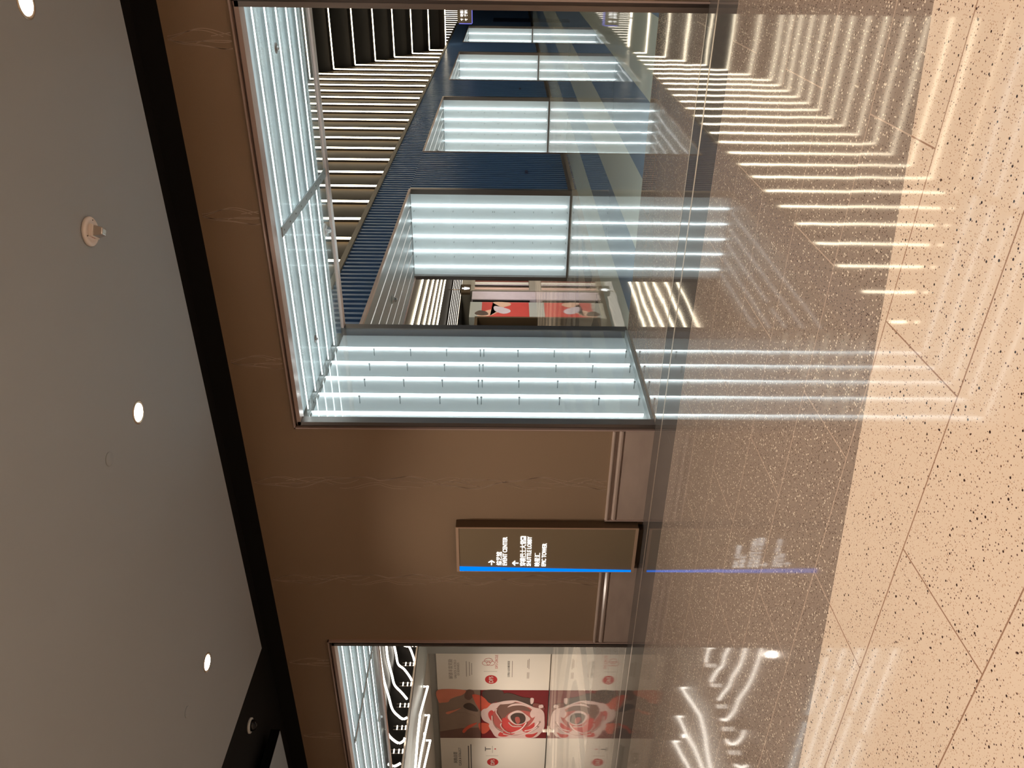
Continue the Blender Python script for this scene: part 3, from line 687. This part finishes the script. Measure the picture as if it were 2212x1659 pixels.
Sx([(32.9, 2.0), (32.9, 1.3), (32.6, 1.2), (32.3, 1.7), (32.0, 2.3), (31.5, 2.7), (31.45, 2.2), (31.8, 1.8), (32.2, 1.5)], 'p_flesh', 1)
Sx([(32.5, 1.9), (32.2, 1.3), (31.9, 1.2), (31.7, 1.5), (32.0, 1.9)], 'p_lilac', 2)
Sx([(32.0, 2.6), (31.9, 2.3), (31.6, 2.2), (31.5, 2.5), (31.7, 2.8)], 'p_dark', 3)
t = thing('shop_entrance', 'dark shop entrance with a bronze surround left of the red poster', 'doorway', (SX + 0.6, 30.75, 0))
MB().box(SX, SX + 0.75, 31.2, 31.32, 0, 2.78).box(SX, SX + 0.75, 30.1, 30.22, 0, 2.78).box(SX, SX + 0.75, 30.22, 31.2, 2.66, 2.78).build('surround', 'gold', t)
box(SX, SX + 0.3, 30.22, 31.2, 0.0, 2.66).build('dark_opening', 'dkpanel', t); box(SX + 0.3, SX + 0.4, 30.9, 30.94, 0, 2.66).build('door_edge', 'brass', t)
t = thing('restroom_sign', 'small square bronze sign with a white figure above the shopfronts', 'sign', (SX + 0.75, 34.4, 3.1))
box(SX + 0.6, SX + 0.72, 33.95, 34.9, 3.10, 3.55).build('panel', 'gold', t, 0.005)
MB().prism([(34.42 + 0.07 * math.cos(i * 0.5236), 3.46 + 0.045 * math.sin(i * 0.5236)) for i in range(12)], SX + 0.72, SX + 0.73, 'x').prism([(34.26, 3.40), (34.58, 3.40), (34.50, 3.14), (34.34, 3.14)], SX + 0.72, SX + 0.73, 'x').build('figure', 'letters', t)
MB().tube([(SX + 0.66, 34.4, 3.55), (SX + 0.66, 34.4, HZ)], 0.02).build('hanger', 'brass', t)
# recessed downlight builder; the hall ones are added to brighten posters and shops
def lamp(x, y, z, power, size=110, blend=0.7, r=0.06, rad=0.05, ring='cavity', label='', cat='ceiling light', group=None, col=WARM):
    t = thing('ceiling_downlight', label, cat, (x, y, z), group)
    MB().lathe([(r, 0.0), (r + 0.018, 0.0), (r + 0.018, -0.004), (r + 0.006, -0.006), (r, -0.001)], (x, y, z), 28).build('ring', ring, t)
    MB().lathe([(r * 0.96, -0.0025), (r * 0.96, -0.0035)], (x, y, z), 28).build('lens', 'bulb', t)
    ld = bpy.data.lights.new('downlight', 'SPOT'); ld.energy = power; ld.color = col; ld.spot_size = math.radians(size); ld.spot_blend = blend; ld.shadow_soft_size = rad
    lo = bpy.data.objects.new('downlight_beam', ld); COL.objects.link(lo); lo.parent = t; lo.location = (0, 0, -0.02)
    return t
for i, (x, y) in enumerate(((-19.4, 13.6), (-21.4, 13.6), (-23.6, 13.6))):
    lamp(x, y, 3.615, HALL_W * 0.75, 130, 0.8, label='added warm downlight brightening the poster wall', group='added downlights brightening the poster wall')  # lamps put in to brighten the posters
for i, (x, y) in enumerate(((-13.0, 11.0), (-12.5, 30.5), (-12.5, 34.5), (-12.5, 22.0))):
    lamp(x, y, HZ - 0.001, HALL_W * 1.2, 150, 0.8, label='added warm downlight brightening the dark hall', group='added downlights brightening the dark hall')  # lamps put in to light the hall and its shopfronts

# ------------------------------------------------------------------ wayfinding sign on the front wall
SYF = 6.28
t = thing('wayfinding_sign', 'tall bronze wall sign with a blue lit edge and white lettering', 'sign', (-5.8, 6.34, 0))
MB().box(-6.118, -5.49, SYF, 6.40, 0.055, 1.985).build('casing', 'signside', t, 0.004)
MB().box(-6.118, -5.49, SYF - 0.008, SYF, 1.955, 1.985).box(-6.118, -5.49, SYF - 0.008, SYF, 0.055, 0.085).box(-6.118, -6.106, SYF - 0.008, SYF, 0.085, 1.955).box(-5.502, -5.49, SYF - 0.008, SYF, 0.085, 1.955).build('rim', 'signedge', t)
box(-6.106, -5.502, SYF - 0.003, SYF, 0.085, 1.955).build('face', 'sign', t)
MB().prism([(-6.106, 0.087), (-6.084, 0.087), (-6.045, 1.953), (-6.106, 1.953)], SYF - 0.010, SYF - 0.002, 'y').build('blue_edge_light', 'bluelit', t)
box(-6.02, -5.54, 6.31, 6.40, 0.0, 0.055).build('plinth', 'signside', t)
LF = SYF - 0.004
def arrow(cx, cz, ang, s=0.035):
    mb = MB(); ca, sa = math.cos(ang), math.sin(ang)
    def rp(p): return (cx + p[0] * ca - p[1] * sa, cz + p[0] * sa + p[1] * ca)
    w = 0.0058
    for P in ([(-s, -w), (s * 0.9, -w), (s * 0.9, w), (-s, w)], [(s, -0.0), (s - 0.008, 0.008), (-0.002, -s * 0.92 + 0.004), (0.006, -s * 0.92 - 0.004)], [(s, 0.0), (0.006, s * 0.92 + 0.004), (-0.002, s * 0.92 - 0.004), (s - 0.008, -0.008)]):
        mb.prism([rp(p) for p in P], LF - 0.004, LF, 'y')
    return mb.build('arrow', 'letters', t)
arrow(-5.985, 1.607, 0); arrow(-5.99, 1.35, math.pi / 2)
text('综艺馆', (-6.022, -5.83, 1.495, 1.556), 'y', LF, 'letters', t, depth=0.004, bold=0.004)
text('EVENT CENTER', (-6.022, -5.62, 1.440, 1.488), 'y', LF, 'letters', t, depth=0.004, bold=0.010)
text('穿梭巴士大堂', (-6.030, -5.665, 1.238, 1.302), 'y', LF, 'letters', t, depth=0.004, bold=0.004)
MB().prism([(-5.655, 1.240), (-5.612, 1.240), (-5.606, 1.247), (-5.606, 1.290), (-5.614, 1.300), (-5.653, 1.300), (-5.661, 1.290), (-5.661, 1.247)], LF - 0.004, LF, 'y').build('bus_symbol', 'letters', t)
MB().box(-5.651, -5.616, LF - 0.0055, LF - 0.004, 1.268, 1.284).box(-5.651, -5.643, LF - 0.0055, LF - 0.004, 1.249, 1.257).box(-5.624, -5.616, LF - 0.0055, LF - 0.004, 1.249, 1.257).build('bus_windows', 'sign', t)
text('SHUTTLE LOBBY', (-6.030, -5.61, 1.180, 1.228), 'y', LF, 'letters', t, depth=0.004, bold=0.010)
text('映星汇', (-6.032, -5.842, 1.083, 1.144), 'y', LF, 'letters', t, depth=0.004, bold=0.004)
text('EPIC TOWER', (-6.032, -5.705, 1.018, 1.066), 'y', LF, 'letters', t, depth=0.004, bold=0.010)

# ------------------------------------------------------------------ ceiling fittings of the near room
RZ = 4.10
seen = {(-0.42, 4.695): 'glaring warm downlight at the right end of the ceiling row', (-3.055, 4.695): 'glaring warm downlight in the middle of the ceiling row', (-5.69, 4.695): 'glaring warm downlight at the left end of the ceiling row, near the black channel'}
for x in (-5.69, -3.055, -0.42, 2.215, 4.85):
    for y in (4.695, 2.06, -0.575, -3.2):
        lamp(x, y, RZ, DOWN_W, 118, 0.9, 0.068, 0.05, label=seen.get((x, y), 'recessed warm downlight of the ceiling above the camera'), group=None if (x, y) in seen else 'downlights above the camera')
for y in (4.695, 2.06, -0.575, -3.2): lamp(-10.5, y, RZ, DOWN_W, 118, 0.9, 0.058, label='recessed warm downlight of the left ceiling raft', group='downlights of the left ceiling raft')
for i, (x, y) in enumerate(((-3.10, 4.196), (-5.69, 4.192))):
    tag(MB().lathe([(0.048, 0.0), (0.048, -0.004), (0.044, -0.006)], (x, y, RZ), 28).build('sprinkler_cover', 'ceil'), 'flat round cover plate on the grey ceiling near the %s downlight' % ('middle' if i == 0 else 'left end'), 'cover plate')
def strobe(x, y, z, label, rot=0.6, s=1.0, pl='plastic'):
    t = thing('strobe_alarm', label, 'alarm light', (x, y, z))
    MB().lathe([(0.080 * s, 0), (0.086 * s, -0.004), (0.086 * s, -0.016), (0.080 * s, -0.022), (0.060 * s, -0.024), (0.058 * s, -0.022), (0.052 * s, -0.024), (0.050 * s, -0.022), (0.044 * s, -0.025)], (x, y, z), 40).build('base_plate', pl, t)
    def rb(mb, x0, x1, y0, y1, z0, z1, tap=1.0):
        vs = []
        for zz, k in ((z0, tap), (z1, 1.0)):
            for a, b in ((x0, y0), (x1, y0), (x1, y1), (x0, y1)):
                a *= k * s; b *= k * s; vs.append((x + a * math.cos(rot) - b * math.sin(rot), y + a * math.sin(rot) + b * math.cos(rot), z + zz * s))
        mb.add(vs, [(0, 3, 2, 1), (4, 5, 6, 7), (0, 1, 5, 4), (1, 2, 6, 5), (2, 3, 7, 6), (3, 0, 4, 7)]); return mb
    rb(MB(), -0.036, 0.036, -0.044, 0.044, -0.045, -0.022).build('housing', pl, t, 0.003)
    rb(MB(), -0.033, 0.033, -0.038, 0.038, -0.092, -0.045, 0.62).build('lens', 'lens', t, 0.006)
    l = rb(MB(), -0.0365, -0.0360, -0.020, 0.020, -0.033, -0.028).build('marking', 'red_ink', t)
    for k in range(3):
        q = 0.5 + 2.094 * k; MB().lathe([(0.004 * s, -0.024 * s), (0.003 * s, -0.027 * s)], (x + 0.066 * s * math.cos(q), y + 0.066 * s * math.sin(q), z), 8).build('screw', 'darksteel', t)
    return t
strobe(-1.711, 4.695, RZ, 'ivory round strobe alarm with clear lens on the grey ceiling', s=1.08)
strobe(-2.904, 8.094, 3.4455, 'white strobe alarm with red marking under the wide opening', 1.2, 0.85, 'whiteplastic')
strobe(-10.97, 8.0, 3.4455, 'white strobe alarm under the opening with the posters', 1.2, 0.85, 'whiteplastic')
strobe(-6.25, 13.6, PZ, 'white strobe alarm under the nearest cross opening of the blue wall', 1.2, 1.0, 'whiteplastic')
strobe(-6.25, 24.6, PZ, 'white strobe alarm under the second cross opening of the blue wall', 1.2, 1.0, 'whiteplastic')
for (x, y, lb) in ((-0.959, 7.13, 'small round sensor under the wide opening toward its right end'), (-3.752, 7.185, 'small round sensor under the wide opening near its left corner')):
    t = thing('ceiling_sensor', lb, 'sensor', (x, y, 3.446))
    MB().lathe([(0.045, 0), (0.045, -0.006), (0.035, -0.010)], (x, y, 3.446), 24).build('base', 'steel', t); MB().lathe([(0.020, -0.010), (0.018, -0.022), (0.008, -0.028)], (x, y, 3.446), 16).build('dome', 'lens', t)
t = thing('dome_camera', 'dark dome security camera with white ring in the black ceiling channel', 'security camera', (-7.72, 5.52, 4.28))
MB().lathe([(0.085, 0), (0.085, -0.020), (0.066, -0.028), (0.064, -0.020)], (-7.72, 5.52, 4.28), 36).build('ring', 'whiteplastic', t)
MB().lathe([(0.063 * math.cos(a), -0.022 - 0.063 * math.sin(a)) for a in [i * math.pi / 2 / 8 for i in range(8)]] + [(0.003, -0.085)], (-7.72, 5.52, 4.28), 28).build('dome', 'domeglass', t)
